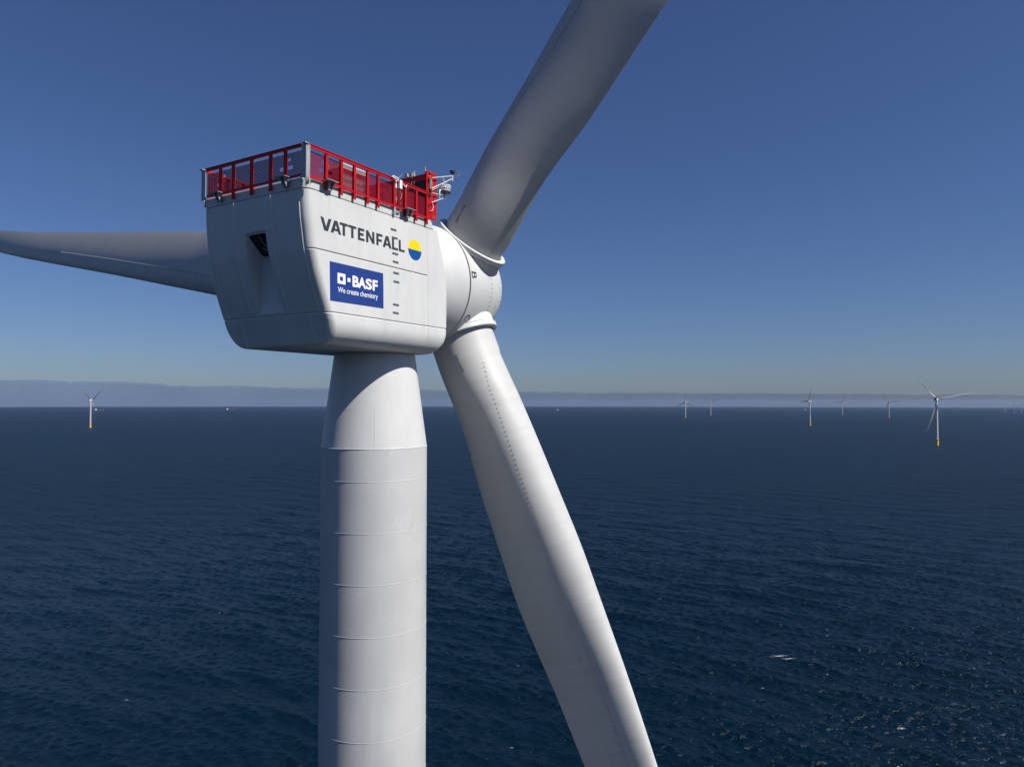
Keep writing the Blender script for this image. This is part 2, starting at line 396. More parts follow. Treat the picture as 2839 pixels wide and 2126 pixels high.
for k in range(24):
    t = 2 * pi * k / 24; mb.bar((5.9 * math.cos(t), 5.9 * math.sin(t), 14.9), (5.9 * math.cos(t), 5.9 * math.sin(t), 16), .07)
mb.lathe([(15.95, 5.86), (16.0, 5.94)], (0, 0, 0), (0, 0, 1), 48)
mb.build('platform', M_GREY, tp)

# nacelle shell ---------------------------------------------------
def interp(x, xs, ys):
    if x <= xs[0]: return ys[0]
    for i in range(len(xs) - 1):
        if x <= xs[i + 1]: return ys[i] + (ys[i + 1] - ys[i]) * (x - xs[i]) / (xs[i + 1] - xs[i])
    return ys[-1]
def smooth_interp(x, xs, ys):
    # local quadratic-ish smoothing of the measured profile
    return (interp(x - .25, xs, ys) + 2 * interp(x, xs, ys) + interp(x + .25, xs, ys)) / 4
def u_rear(z): return smooth_interp(z, [2.3, 2.75, 3.5, 4.2, 5.5, 7.0, 8.6, 9.7, 11], [-6.66, -6.86, -7.16, -7.44, -7.96, -8.37, -8.60, -8.66, -8.67])
def u_front(z): return smooth_interp(z, [2.7, 3.2, 4.3, 6.0, 6.6, 7.9, 9.8, 10.3], [1.85, 1.95, 2.06, 2.14, 2.12, 1.95, 1.28, .95])
def w_side(z): return interp(z, [3.9, 9.72], [3.73, 3.60])
ZB = 3.92
VN = lambda z: interp(z, [4.3, 8.13], [-.90, -.64]); VP = lambda z: interp(z, [4.3, 8.13], [1.0, .78])
def nacelle():
    G = .03
    # perimeter stations: ('kind', value, seamflag)
    # rows (z, horizontal-seam depth kind)
    rows = []
    def seam(z, key): rows.extend([(z + .045, None), (z + .040, key), (z - .006, key), (z - .05, None)])
    for z in (9.705, 9.3, 8.9, 8.5, 8.135): rows.append((z, None))
    for z in (7.7, 7.35): rows.append((z, None))
    seam(7.03, 'mid')
    for z in (6.6, 6.2, 5.8, 5.4, 5.0, 4.7, 4.33): rows.append((z, None))
    seam(4.205, 'low')
    rows.append((3.92, None))
    nround = 12
    for i in range(1, nround + 1):
        t = pi / 2 * i / nround; rows.append((3.92 - 1.17 * math.sin(t), ('r', 1 - math.cos(t))))
    def station(z, ins, insf):
        ur = u_rear(z) + max(0, insf - .30) * .7; uf = u_front(z) - insf; wd = w_side(z) - ins; rc = .42 - .2 * min(1, insf / .45)
        S = []  # (u, v, nu, nv, tag)
        vm = [(-3.235, 's'), (-1.36, 's'), (VN(z), 'n0'), (VP(z), 'n1'), (1.27, 's'), (3.235, 's')]
        if z < 4.2: vm = [(-2.45, 's'), (-1.4, 'x'), (VN(4.3), ''), (VP(4.3), ''), (1.3, 'x'), (2.5, 's')]
        # rear face from v=-wd+rc to wd-rc; slightly crowned
        rl = min(rc, .16); wl = wd + .06
        def rearu(v): return ur + .10 * (v / 3.6)**2 * .6
        vs_ = [(-(wl - rl), '')]
        for v, tg in vm:
            v = max(-(wd - rc) + .05, min(wd - rc - .05, v))
            if tg in ('s', 'x'): vs_ += [(v - .032, ''), (v, tg), (v + .032, '')]
            else: vs_ += [(v, tg)]
        vs_.append((wd - rc, ''))
        for v, tg in vs_: S.append((rearu(v), v, -1, 0, tg))
        u0 = rearu(wd - rc)
        for i in range(1, 9):
            a = pi / 2 * i / 9; S.append((u0 + rc * (1 - math.cos(a)), wd - rc + rc * math.sin(a), -math.cos(a), math.sin(a), ''))
        rf = .30
        us = [(u0 + rc, ''), (-5.0, ''), (-2.5, ''), (.17, ''), (.2, 's'), (.23, ''), (uf - rf, '')]
        for u, tg in us: S.append((u, wd, 0, 1, tg))
        for i in range(1, 6):
            a = pi / 2 * i / 6; S.append((uf - rf + rf * math.sin(a), wd - rf + rf * math.cos(a), math.sin(a), math.cos(a), ''))
        for v in (wd - rf, 0, -(wl - rf)): S.append((uf, v, 1, 0, ''))
        for i in range(1, 6):
            a = pi / 2 * i / 6; S.append((uf - rf + rf * math.cos(a), -(wl - rf + rf * math.sin(a)), math.cos(a), -math.sin(a), ''))
        u0 = rearu(wl - rl)
        us[0] = (u0 + rl, '')
        for u, tg in reversed(us): S.append((u, -wl, 0, -1, tg))
        for i in range(1, 9):
            a = pi / 2 * i / 9; S.append((u0 + rl * (1 - math.sin(a)), -(wl - rl + rl * math.cos(a)), -math.sin(a), -math.cos(a), ''))
        return S
    vs = []; fs = []; tags = None; n = None
    for z, key in rows:
        ins = insf = 0
        if isinstance(key, tuple): ins = 1.05 * key[1]; insf = .45 * key[1]
        S = station(z, ins, insf); n = len(S)
        for j, (u, v, nu, nv, tg) in enumerate(S):
            d = 0
            if tg == 's' : d = -.034 if nu < -.9 else .03
            if key == 'low': d = .04
            if key == 'mid':
                if (v > 3.23 and u < .18) or (v < -3.23 and u < .18) or abs(v) >= 3.24: d = .05
                if u > .19: d = 0
            vs.append(P(u - nu * d, v - nv * d, z))
        tags = [s[4] for s in S]
    j0 = tags.index('n0') if 'n0' in tags else None
    S0 = station(8.0, 0, 0); tg0 = [s[4] for s in S0]; j0, j1 = tg0.index('n0'), tg0.index('n1')
    hole = []
    for i in range(len(rows) - 1):
        zt, zb_ = rows[i][0], rows[i + 1][0]
        for k in range(n):
            if j0 <= k < j1 and zt <= 8.14 and zb_ >= 4.32: continue
            fs.append((i * n + k, (i + 1) * n + k, (i + 1) * n + (k + 1) % n, i * n + (k + 1) % n))
    fs.append(tuple((len(rows) - 1) * n + k for k in range(n)))   # belly plate
    # niche: sloping roof, upright back, two cheeks
    hi = [i for i, (z, k) in enumerate(rows) if z <= 8.14 and z >= 4.32]
    base = len(vs)
    UB = -7.43
    zr = 7.09
    def inner(i, v):
        z = rows[i][0]
        if z > zr: u = u_rear(8.135) + (UB - u_rear(8.135)) * (8.135 - z) / (8.135 - zr)
        else: u = UB + (z - zr) / (zr - 4.33) * -.01 if z > 4.4 else min(UB, u_rear(z) - .0)
        return P(max(u, u_rear(z) + .001), v, z)
    col = {}
    for i in hi:
        col[i] = (len(vs), len(vs) + 1)
        vs.append(inner(i, VN(rows[i][0]) + (.12 if rows[i][0] < 4.5 else .0))); vs.append(inner(i, VP(rows[i][0])))
    for a, b in zip(hi[:-1], hi[1:]):
        fs.append((col[a][0], col[b][0], col[b][1], col[a][1]))
        fs.append((a * n + j0, b * n + j0, col[b][0], col[a][0]))
        fs.append((col[a][1], col[b][1], b * n + j1, a * n + j1))
    i = hi[-1]; fs.append((i * n + j0, i * n + j1, col[i][1], col[i][0]))
    i = hi[0]; fs.append((i * n + j0, col[i][0], col[i][1], i * n + j1))
    mb = MB(); mb.add(vs, fs)
    return mb.build('nacelle', M_WHITE, turbine, ang=30, wn=True)
nac = nacelle()

# upper band / roof tray
def band():
    vs = []; fs = []
    rows = [(9.69, .10, .0), (9.735, .05, 0), (9.75, .035, 0), (9.78, .015, 0), (10.10, .0, 0), (10.20, .03, 0), (10.235, .09, 0)]
    n = None
    for z, ins, _ in rows:
        wd = 3.60 - ins; ur = -8.65 + ins; uf = 1.02 - ins - (z - 9.7) * .55; rc = .50; rf = .25; S = []
        for (cu, cv, a0, r) in ((ur + rc, wd - rc, pi, rc), (uf - rf, wd - rf, pi / 2, rf), (uf - rf, -(wd - rf), 0, rf), (ur + .18, -(wd + .05 - .18), -pi / 2, .18)):
            for i in range(10):
                a = a0 - pi / 2 * i / 9; S.append((cu + r * math.cos(a), cv + r * math.sin(a)))
        n = len(S)
        for u, v in S: vs.append(P(u, v, z))
    for i in range(len(rows) - 1):
        for k in range(n): fs.append((i * n + k, i * n + (k + 1) % n, (i + 1) * n + (k + 1) % n, (i + 1) * n + k))
    fs.append(tuple((len(rows) - 1) * n + k for k in range(n)))
    mb = MB(); mb.add(vs, fs)
    # thin panel joints of the band
    for u in (-6.42, -3.72, -1.25, -.2): mb.box(P(u - .012, 3.606, 9.80), P(u + .012, 3.59, 10.10))
    return mb.build('roof_band', M_WHITE, nac, ang=40, wn=True)
rb = band()

# hatch under the niche roof
def hatch():
    # niche roof plane from (u=-8.55,z=8.13) to (u=-7.43,z=7.09)
    a = Vector((u_rear(8.135), 8.135)); b = Vector((-7.43, 7.09)); d = (b - a).normalized(); nn = Vector((-abs(d.y), -abs(d.x))); nn.normalize()
    def Q(s, v, off): q = a + d * s + nn * off; return P(q.x, v, q.y)
    ln = (b - a).length
    def slab(v0, v1, s0, s1, o0, o1, rc, mat, name, par):
        ring = []
        for (cv, cs, a0) in ((v0 + rc, s0 + rc, pi), (v1 - rc, s0 + rc, -pi / 2), (v1 - rc, s1 - rc, 0), (v0 + rc, s1 - rc, pi / 2)):
            for i in range(6):
                t = a0 + pi / 2 * i / 5; ring.append((cv + rc * math.cos(t), cs + rc * math.sin(t)))
        vs = [Q(s, v, o0) for v, s in ring] + [Q(s, v, o1) for v, s in ring]; n = len(ring)
        fs = [tuple(range(n)), tuple(range(2 * n - 1, n - 1, -1))] + [(k, (k + 1) % n, n + (k + 1) % n, n + k) for k in range(n)]
        m_ = MB(); m_.add(vs, fs); return m_.build(name, mat, par, smooth=False)
    h = slab(-.52, .72, .16, ln - .14, .004, .035, .16, M_SEAL_GAP, 'hatch', nac)
    slab(-.44, .64, .24, ln - .22, .036, .05, .12, M_HATCH, 'hatch_glass', h)
    m_ = MB(); m_.bar(Q(.2, .18, .06), Q(ln - .24, .18, .06), .05, .02); m_.bar(Q(.9, -.1, .058), Q(1.12, .12, .058), .2, .02)
    m_.build('hatch_frame', M_GREY, h, smooth=False)
hatch()

# lettering helpers on the side panel
def sideP(u, z, off): return P(u, w_side(z) + off, z)
def decal(name, mat, parent, polys, off=.006, th=0):
    mb = MB()
    for vs, fs in polys: mb.add([sideP(u, z, off) for u, z in vs], fs)
    return mb.build(name, mat, parent, smooth=False, fix=False)
def quad(*p): return (list(p), [tuple(range(len(p)))])
def vatt():
    T0, T1 = 7.965, 8.575; H = T1 - T0; polys = []
    def poly(pts): polys.append((pts, [tuple(range(len(pts)))]))
    def rect(a, b, c, d): poly([(a, c), (b, c), (b, d), (a, d)])
    s = .165; t = .125
    # V
    def V(a, b):
        m = (a + b) / 2
        poly([(a, T1), (a + s * 1.12, T1), (m + .0, T0 + .21), (m + .0, T0), (m - .12, T0)])
        poly([(b, T1), (m + .12, T0), (m, T0), (m, T0 + .21), (b - s * 1.12, T1)])
    def A(a, b):
        m = (a + b) / 2
        poly([(a, T0), (m - .11, T1), (m, T1), (m, T1 - .20), (a + s * 1.08, T0)])
        poly([(b, T0), (b - s * 1.08, T0), (m, T1 - .20), (m, T1), (m + .11, T1)])
        rect(a + .16, b - .16, T0 + .12, T0 + .12 + .105)
    def T(a, b): rect(a, b, T1 - t, T1); m = (a + b) / 2; rect(m - s / 2, m + s / 2, T0, T1 - t)
    def E(a, b):
        rect(a, a + s, T0, T1); rect(a + s, b - .01, T1 - t, T1); rect(a + s, b, T0, T0 + t); rect(a + s, b - .06, T0 + H / 2 - t / 2 + .01, T0 + H / 2 + t / 2 + .01)
    def N(a, b):
        rect(a, a + s, T0, T1); rect(b - s, b, T0, T1); poly([(a + s, T1), (a + s, T1 - .25), (b - s, T0), (b - s, T0 + .25)])
    def Fl(a, b): rect(a, a + s, T0, T1); rect(a + s, b, T1 - t, T1); rect(a + s, b - .06, T0 + H / 2 - t / 2 - .03, T0 + H / 2 + t / 2 - .03)
    def Lt(a, b): rect(a, a + s, T0, T1); rect(a + s, b, T0, T0 + t)
    V(-7.77, -7.07); A(-7.13, -6.44); T(-6.54, -6.0); T(-5.97, -5.42); E(-5.31, -4.84); N(-4.73, -4.12); Fl(-3.98, -3.51); A(-3.50, -2.82); Lt(-2.78, -2.31); Lt(-2.24, -1.76)
    decal('company_lettering', M_LETTER, nac, polys)
vatt()
def disc():
    cu_, cz, r = -.90, 8.27, .565
    for nm, mat, a0, sg in (('yellow_half_disc', M_DISCY, 0, 1), ('blue_half_disc', M_DISCB, 0, -1)):
        pts = [(cu_ + r * math.cos(sg * pi * i / 32), cz + (.0) + r * math.sin(sg * pi * i / 32)) for i in range(33)]
        decal(nm, mat, nac, [(pts, [tuple(range(33))])])
disc()
def sign():
    sg = decal('company_sign', M_BLUE, nac, [quad((-7.20, 4.74), (-3.50, 4.78), (-3.49, 5.8), (-3.50, 6.59), (-7.21, 6.59))], .008)
    def fit(tp_, u0, u1, z0, z1): return ([(u0 + x * (u1 - u0), z0 + y * (z1 - z0)) for x, y in tp_[0]], tp_[1])
    sq = [quad((-6.72, 5.62), (-6.57, 5.76), (-6.57, 5.97), (-6.72, 6.12)), quad((-6.72, 6.12), (-6.57, 5.97), (-6.36, 5.97), (-6.20, 6.12)),
          quad((-6.20, 6.12), (-6.36, 5.97), (-6.36, 5.76), (-6.20, 5.62)), quad((-6.20, 5.62), (-6.36, 5.76), (-6.57, 5.76), (-6.72, 5.62))]
    sq.append(quad((-6.06, 5.79), (-5.87, 5.79), (-5.87, 5.97), (-6.06, 5.97)))
    decal('sign_squares', M_FILM, sg, sq, .013)
    pol = []
    for ch, a, b in (('B', -5.72, -5.28), ('A', -5.33, -4.79), ('S', -4.80, -4.36), ('F', -4.30, -3.93)):
        pol.append(fit(text_polys(ch, .035), a, b, 5.60, 6.14))
    decal('sign_name', M_FILM, sg, pol, .013)
    decal('sign_slogan', M_FILM, sg, [fit(text_polys('We create chemistry', .004), -6.70, -3.93, 5.12, 5.46)], .013)
sign()
# ladder rungs / vent slots on the side
for (u, z) in ((-2.64, 9.02), (-2.55, 8.60), (-2.53, 7.77), (-2.50, 7.34), (-2.47, 6.76), (-2.46, 6.30), (-2.52, 5.09), (-2.54, 4.66)):
    mb = MB(); a, b = u - .23, u + .23
    y = w_side(z)
    mb.box(P(a, y + .004, z - .062), P(b, y - .02, z + .050))
    sl_ = mb.build('step_slot', M_LETTER, nac, smooth=False)
    mb = MB(); mb.box(P(a + .03, y + .022, z - .018), P(b - .03, y + .005, z + .008)); mb.build('step_bar', M_DULL, sl_, smooth=False)

# ---- roof railing
rail = MB()
RZ0, RZ1 = 10.22, 11.60
VR = 3.70; VL = 3.58; UR = -8.73
def rails():
    fr = MB()
    # top rails: a flanged channel
    for (a, b) in ((P(-8.55, VR, 11.60), P(.10, VR, 11.60)), (P(-8.55, -VL, 11.60), P(.10, -VL, 11.60)), (P(UR, -3.36, 11.60), P(UR, 3.48, 11.60))):
        fr.bar(a, b, .10, .11)
    o = fr.build('top_rail', M_RED, turbine, smooth=False)
    tr = o
    lip = MB()
    for (a, b, n_) in ((P(-8.55, VR + .055, 11.67), P(.10, VR + .055, 11.67), 0), (P(-8.55, VR + .055, 11.53), P(.10, VR + .055, 11.53), 0), (P(UR - .055, -3.36, 11.67), P(UR - .055, 3.48, 11.67), 0), (P(UR - .055, -3.36, 11.53), P(UR - .055, 3.48, 11.53), 0)):
        lip.bar(a, b, .05, .035)
    lip.build('rail_flange', M_RED, tr, smooth=False)
    br = MB()
    for (a, b) in ((P(-8.5, VR, RZ0), P(.05, VR, RZ0)), (P(-8.5, -VL, RZ0), P(.05, -VL, RZ0)), (P(UR, -3.30, RZ0 + .06), P(UR, 3.40, RZ0 + .06))):
        br.bar(a, b, .05, .12)
    br.build('bottom_rail', M_RED, turbine, smooth=False)
rails()
side_posts = [-7.50, -6.53, -5.65, -4.73, -3.95, -2.72, -1.82, -.90, .03]
far_posts = [-7.3, -6.36, -5.4, -4.4, -3.4, -2.4, -1.4, -.4]
rear_posts = [-2.26, -1.29, .04, 1.37, 2.37]
def post(u, v, dx, dy, bot=9.86):
    mb = MB(); w2 = .075; dp = .07
    # channel section open towards the inside: web + two flanges
    ex, ey = dx, dy      # outward
    tx, ty = -dy, dx
    def bx(t0, t1, o0, o1, z0, z1):
        vs = []
        for z in (z0, z1):
            for t, o in ((t0, o0), (t1, o0), (t1, o1), (t0, o1)): vs.append(P(u + tx * t + ex * o, v + ty * t + ey * o, z))
        mb.add(vs, [(0, 1, 2, 3), (4, 5, 6, 7), (0, 1, 5, 4), (1, 2, 6, 5), (2, 3, 7, 6), (3, 0, 4, 7)])
    bx(-w2, w2, .04, .055, bot, 11.55); bx(-w2, -w2 + .014, -.05, .041, bot, 11.55); bx(w2 - .014, w2, -.05, .041, bot, 11.55)
    bx(-.02, .02, .056, .068, bot + .05, bot + .09); bx(-.02, .02, .056, .068, bot + .30, bot + .34)
    bx(-.05, .05, -.05, .04, bot + .3, bot + .33)
    return mb.build('railing_post', M_RED, turbine, smooth=False)
for u in side_posts: post(u, VR, 0, 1, 9.86 if abs(u + 2.72) > .1 else 10.2)
for u in far_posts: post(u, -VL, 0, -1)
for v in rear_posts: post(UR, v, -1, 0)
# grey corner angles
def corner(sv):
    mb = MB()
    sh = 0 if sv > 0 else -.12
    def bx(u0, u1, v0, v1, z0, z1): mb.box(P(u0, (v0 + sh) * sv, z0), P(u1, (v1 + sh) * sv, z1))
    bx(-8.80, -8.56, 3.765, 3.785, 10.10, 11.62); bx(-8.80, -8.78, 3.50, 3.764, 10.10, 11.62)
    bx(-8.62, -8.54, 3.766, 3.784, 9.82, 10.099); bx(-8.799, -8.781, 3.42, 3.50, 9.86, 10.24)
    bx(-8.90, -8.66, 3.60, 3.84, 11.625, 11.665)
    for z in (10.3, 10.7, 11.1, 11.5): bx(-8.62, -8.59, 3.786, 3.80, z, z + .03)
    return mb.build('corner_post', M_GREY, turbine, smooth=False)
corner(1); corner(-1)
mb = MB(); mb.tube([P(-8.72, 3.66, 11.66), P(-8.72, 3.66, 11.74)], .05, 8); mb.build('corner_bolt', M_STEEL, turbine)
# woven mesh infill
def mesh_panel(a0, a1, z0, z1, conv, holes, pitch=.062, wd=.026):
    mb = MB(); th = .006
    def strip(a, b, c, d):   # a..b along, c..d z
        vs = [conv(a, c, 0), conv(b, c, 0), conv(b, d, 0), conv(a, d, 0), conv(a, c, th), conv(b, c, th), conv(b, d, th), conv(a, d, th)]
        mb.add(vs, [(0, 1, 2, 3), (7, 6, 5, 4), (0, 4, 5, 1), (3, 2, 6, 7)])
    na = int((a1 - a0) / pitch); nz = int((z1 - z0) / pitch)
    for i in range(na + 1):
        a = a0 + (a1 - a0) * i / na; cuts = sorted([(h[2], h[3]) for h in holes if h[0] < a < h[1]]); c = z0
        for (h0, h1) in cuts: strip(a - wd / 2, a + wd / 2, c, h0); c = h1
        strip(a - wd / 2, a + wd / 2, c, z1)
    for i in range(nz + 1):
        z = z0 + (z1 - z0) * i / nz; cuts = sorted([(h[0], h[1]) for h in holes if h[2] < z < h[3]]); c = a0
        for (h0, h1) in cuts: strip(c, h0, z - wd / 2, z + wd / 2); c = h1
        strip(c, a1, z - wd / 2, z + wd / 2)
    return mb.build('mesh_panel', M_MESH, turbine, smooth=False, fix=False)
hs_side = [(-7.72, -7.57, 11.02, 11.17), (-7.33, -7.2, 11.0, 11.15), (-7.86, -7.60, 10.66, 10.80), (-7.35, -7.05, 10.66, 10.82),
           (-2.25, -2.05, 11.0, 11.15), (-2.45, -2.1, 10.62, 10.78), (-1.6, -1.4, 11.0, 11.15), (-1.6, -1.35, 10.62, 10.78)]
hs_rear = [(2.44, 2.62, 11.05, 11.20), (2.2, 2.3, 11.05, 11.20), (1.92, 2.2, 10.68, 10.84), (2.46, 2.76, 10.68, 10.84), (-2.15, -2.0, 11.05, 11.2), (-2.6, -2.35, 10.68, 10.84)]
mesh_panel(-8.5, .0, 10.26, 11.41, lambda a, z, t: P(a, VR - .075 + t, z), hs_side)
mesh_panel(-8.5, .0, 10.26, 11.41, lambda a, z, t: P(a, -VL + .075 - t, z), [])
mesh_panel(-3.38, 3.55, 10.30, 11.41, lambda a, z, t: P(UR + .075 - t, a, z), hs_rear)
# step brackets hung outside
def bracket(u, v, dx, dy):
    mb = MB(); tx, ty = abs(dy), abs(dx)
    def Q(t, o, z): return P(u + tx * t + dx * o, v + ty * t + dy * o, z)
    def slab(t0, t1, o0, o1, z0, z1):
        vs = [Q(t, o, z) for z in (z0, z1) for t, o in ((t0, o0), (t1, o0), (t1, o1), (t0, o1))]
        mb.add(vs, [(0, 1, 2, 3), (4, 5, 6, 7), (0, 1, 5, 4), (1, 2, 6, 5), (2, 3, 7, 6), (3, 0, 4, 7)])
    slab(-.36, .36, .0, .34, 10.235, 10.262)
    for t in (-.05, .17):
        vs = [Q(t + e, o, z) for e in (0, .02) for o, z in ((.0, 10.23), (.28, 10.23), (.05, 9.84), (.0, 9.84))]
        mb.add(vs, [(0, 1, 2, 3), (4, 5, 6, 7), (0, 1, 5, 4), (1, 2, 6, 5), (2, 3, 7, 6), (3, 0, 4, 7)])
    slab(-.029, .169, .03, .045, 9.85, 10.22)
    return mb.build('step_bracket', M_GREY, turbine, smooth=False)
bracket(-7.43, 3.76, 0, 1); bracket(-1.76, 3.76, 0, 1); bracket(-8.79, -2.3, -1, 0); bracket(-8.79, 2.4, -1, 0)
# little junction boxes under the rail
mb = MB(); mb.box(P(-2.75, 3.60, 9.78), P(-2.60, 3.74, 10.20)); mb.build('junction_box', M_GREY, turbine, smooth=False)
mb = MB(); mb.box(P(-2.50, 3.60, 9.93), P(-2.20, 3.66, 10.17)); mb.build('junction_box', M_DULL, turbine, smooth=False)

# ---- things standing on the roof
def crate():
    mb = MB(); mb.box(P(-4.82, 1.0, 10.236), P(-2.95, 1.9, 12.0)); c = mb.build('roof_housing', M_RED_SHADE, turbine, smooth=False)
    mb = MB(); mb.box(P(-4.86, .96, 12.0), P(-2.91, 1.94, 12.27)); mb.build('housing_lid', M_WHITE, c, smooth=False)
    mb = MB()
    for (a, b) in ((-4.6, -3.9), (-3.75, -3.1)):
        mb = MB(); mb.box(P(a, 1.902, 10.47), P(b, 1.91, 11.75))
        for k in range(15): mb.box(P(a, 1.911, 10.5 + k * .085), P(b, 1.925, 10.53 + k * .085))
        mb.build('louvre', M_DULL, c, smooth=False)
    mb = MB()
    for u in (-3.83, -3.02):
        mb = MB(); mb.bar(P(u, 1.93, 10.45), P(u, 1.93, 11.8), .04, .02); mb.build('door_strip', M_STEEL, c, smooth=False)
crate()
def crane():
    mb = MB()
    vs = []
    prof = [(-2.5, 10.24), (-2.5, 11.2), (-2.2, 11.45), (-1.5, 11.75), (-.6, 11.8), (.3, 11.8), (.3, 10.24)]
    for v in (1.3, 2.8):
        vs += [P(u, v, z) for u, z in prof]
    n = len(prof); mb.add(vs, [tuple(range(n)), tuple(range(2 * n - 1, n - 1, -1))] + [(k, (k + 1) % n, n + (k + 1) % n, n + k) for k in range(n)])
    c = mb.build('service_crane', M_RED_SHADE, turbine, smooth=False)
    mb = MB(); mb.bar(P(-1.55, 2.86, 10.4), P(-1.6, 2.86, 11.7), .05); mb.build('crane_pipe', M_STEEL, c); mb = MB(); mb.bar(P(-1.2, 2.86, 10.3), P(-1.2, 2.86, 10.9), .06)
    mb.build('crane_pipe', M_STEEL, c); mb = MB(); mb.tube([P(-.9, 2.9, 11.3), P(-.9, 2.9, 10.9)], .07, 10); mb.build('crane_pipe', M_STEEL, c)
crane()
def cooler():
    u0, v0, v1 = .54, -3.3, 3.25
    f = MB()
    f.bar(P(u0 + .12, v0, 12.74), P(u0 + .12, v1, 12.74), .24, .34); f.bar(P(u0 + .12, v0, 10.42), P(u0 + .12, v1, 10.42), .24, .3)
    for v in (v0, -1.1, ): f.bar(P(u0 + .12, v, 10.56), P(u0 + .12, v, 12.57), .2)
    c = f.build('cooler', M_RED, turbine, smooth=False)
    m = MB(); m.box(P(u0 + .04, v0 + .1, 10.57), P(u0 + .16, v1 - .1, 12.57)); m.build('radiator', M_RAD, c, smooth=False)
    m = MB()
    for v in (2.0, 2.22, 2.42):
        m = MB(); m.bar(P(u0 - .02, v, 10.57), P(u0 - .02, v, 12.6), .17 if v == 2.0 else .03, .04)
        m.build('cooler_mullion', M_GREY, c, smooth=False)
    # side plate with cut top corner
    pts = [(.50, 10.36), (1.42, 10.36), (1.46, 10.40), (1.46, 13.05), (1.41, 13.10), (.50, 13.10)]
    m = MB(); n = len(pts); m.add([P(u, v, z) for v in (3.27, 3.31) for u, z in pts], [tuple(range(n)), tuple(range(2 * n - 1, n - 1, -1))] + [(k, (k + 1) % n, n + (k + 1) % n, n + k) for k in range(n)])
    m.build('cooler_side_plate', M_RED, c, smooth=False)
    m = MB(); m.add([P(u, v, z) for v in (-3.34, -3.38) for u, z in pts], [tuple(range(n)), tuple(range(2 * n - 1, n - 1, -1))] + [(k, (k + 1) % n, n + (k + 1) % n, n + k) for k in range(n)])
    m.build('cooler_side_plate', M_RED, c, smooth=False)
    for u, z in ((.72, 12.95), (1.1, 12.9)):
        m = MB(); m.box(P(u, 3.312, z - .05), P(u + .16, 3.35, z + .05)); m.build('plate_fitting', M_BLACK, c, smooth=False)
    for u, z in ((.62, 12.55), (.66, 11.75), (.62, 11.1)):
        m = MB(); m.box(P(u, 3.312, z - .08), P(u + .12, 3.40, z + .08)); m.build('plate_fitting', M_BLACK, c, smooth=False)
    for (u, z) in ((1.05, 10.55), (1.2, 10.55)):
        m = MB(); m.bar(P(u, 3.33, z - .12), P(u, 3.33, z + .08), .04); m.build('plate_pin', M_DULL, c, smooth=False)
    m = MB(); m.box(P(.70, 3.312, 12.05), P(.92, 3.40, 12.62)); m.build('equipment_box', M_DULL, c, smooth=False)
    m = MB()
    m.tube([P(.60, 3.36, 12.78), P(.70, 3.42, 12.8), P(.78, 3.42, 12.6), P(.9, 3.42, 12.1), P(.86, 3.42, 11.95)], .018, 6)
    m.build('cable', M_STEEL, c); m = MB()
    m.tube([P(1.0, 3.36, 11.35), P(1.03, 3.4, 11.1), P(.95, 3.4, 10.88), P(.75, 3.4, 10.82)], .022, 6)
    m.build('cable', M_STEEL, c)
    # boxes and spikes on the upper beam
    for v in (1.86, 2.2):
        m = MB(); m.box(P(u0 - .1, v - .09, 12.84), P(u0 + .08, v + .09, 13.12)); m.build('beam_box', M_GREY, c, smooth=False)
    for v, z in ((2.42, 13.25), (3.2, 13.35)):
        m = MB(); m.tube([P(u0, v, 12.9), P(u0, v, z)], [.045, .006], 6); m.build('lightning_spike', M_GREY, c)
    return c
cooler()
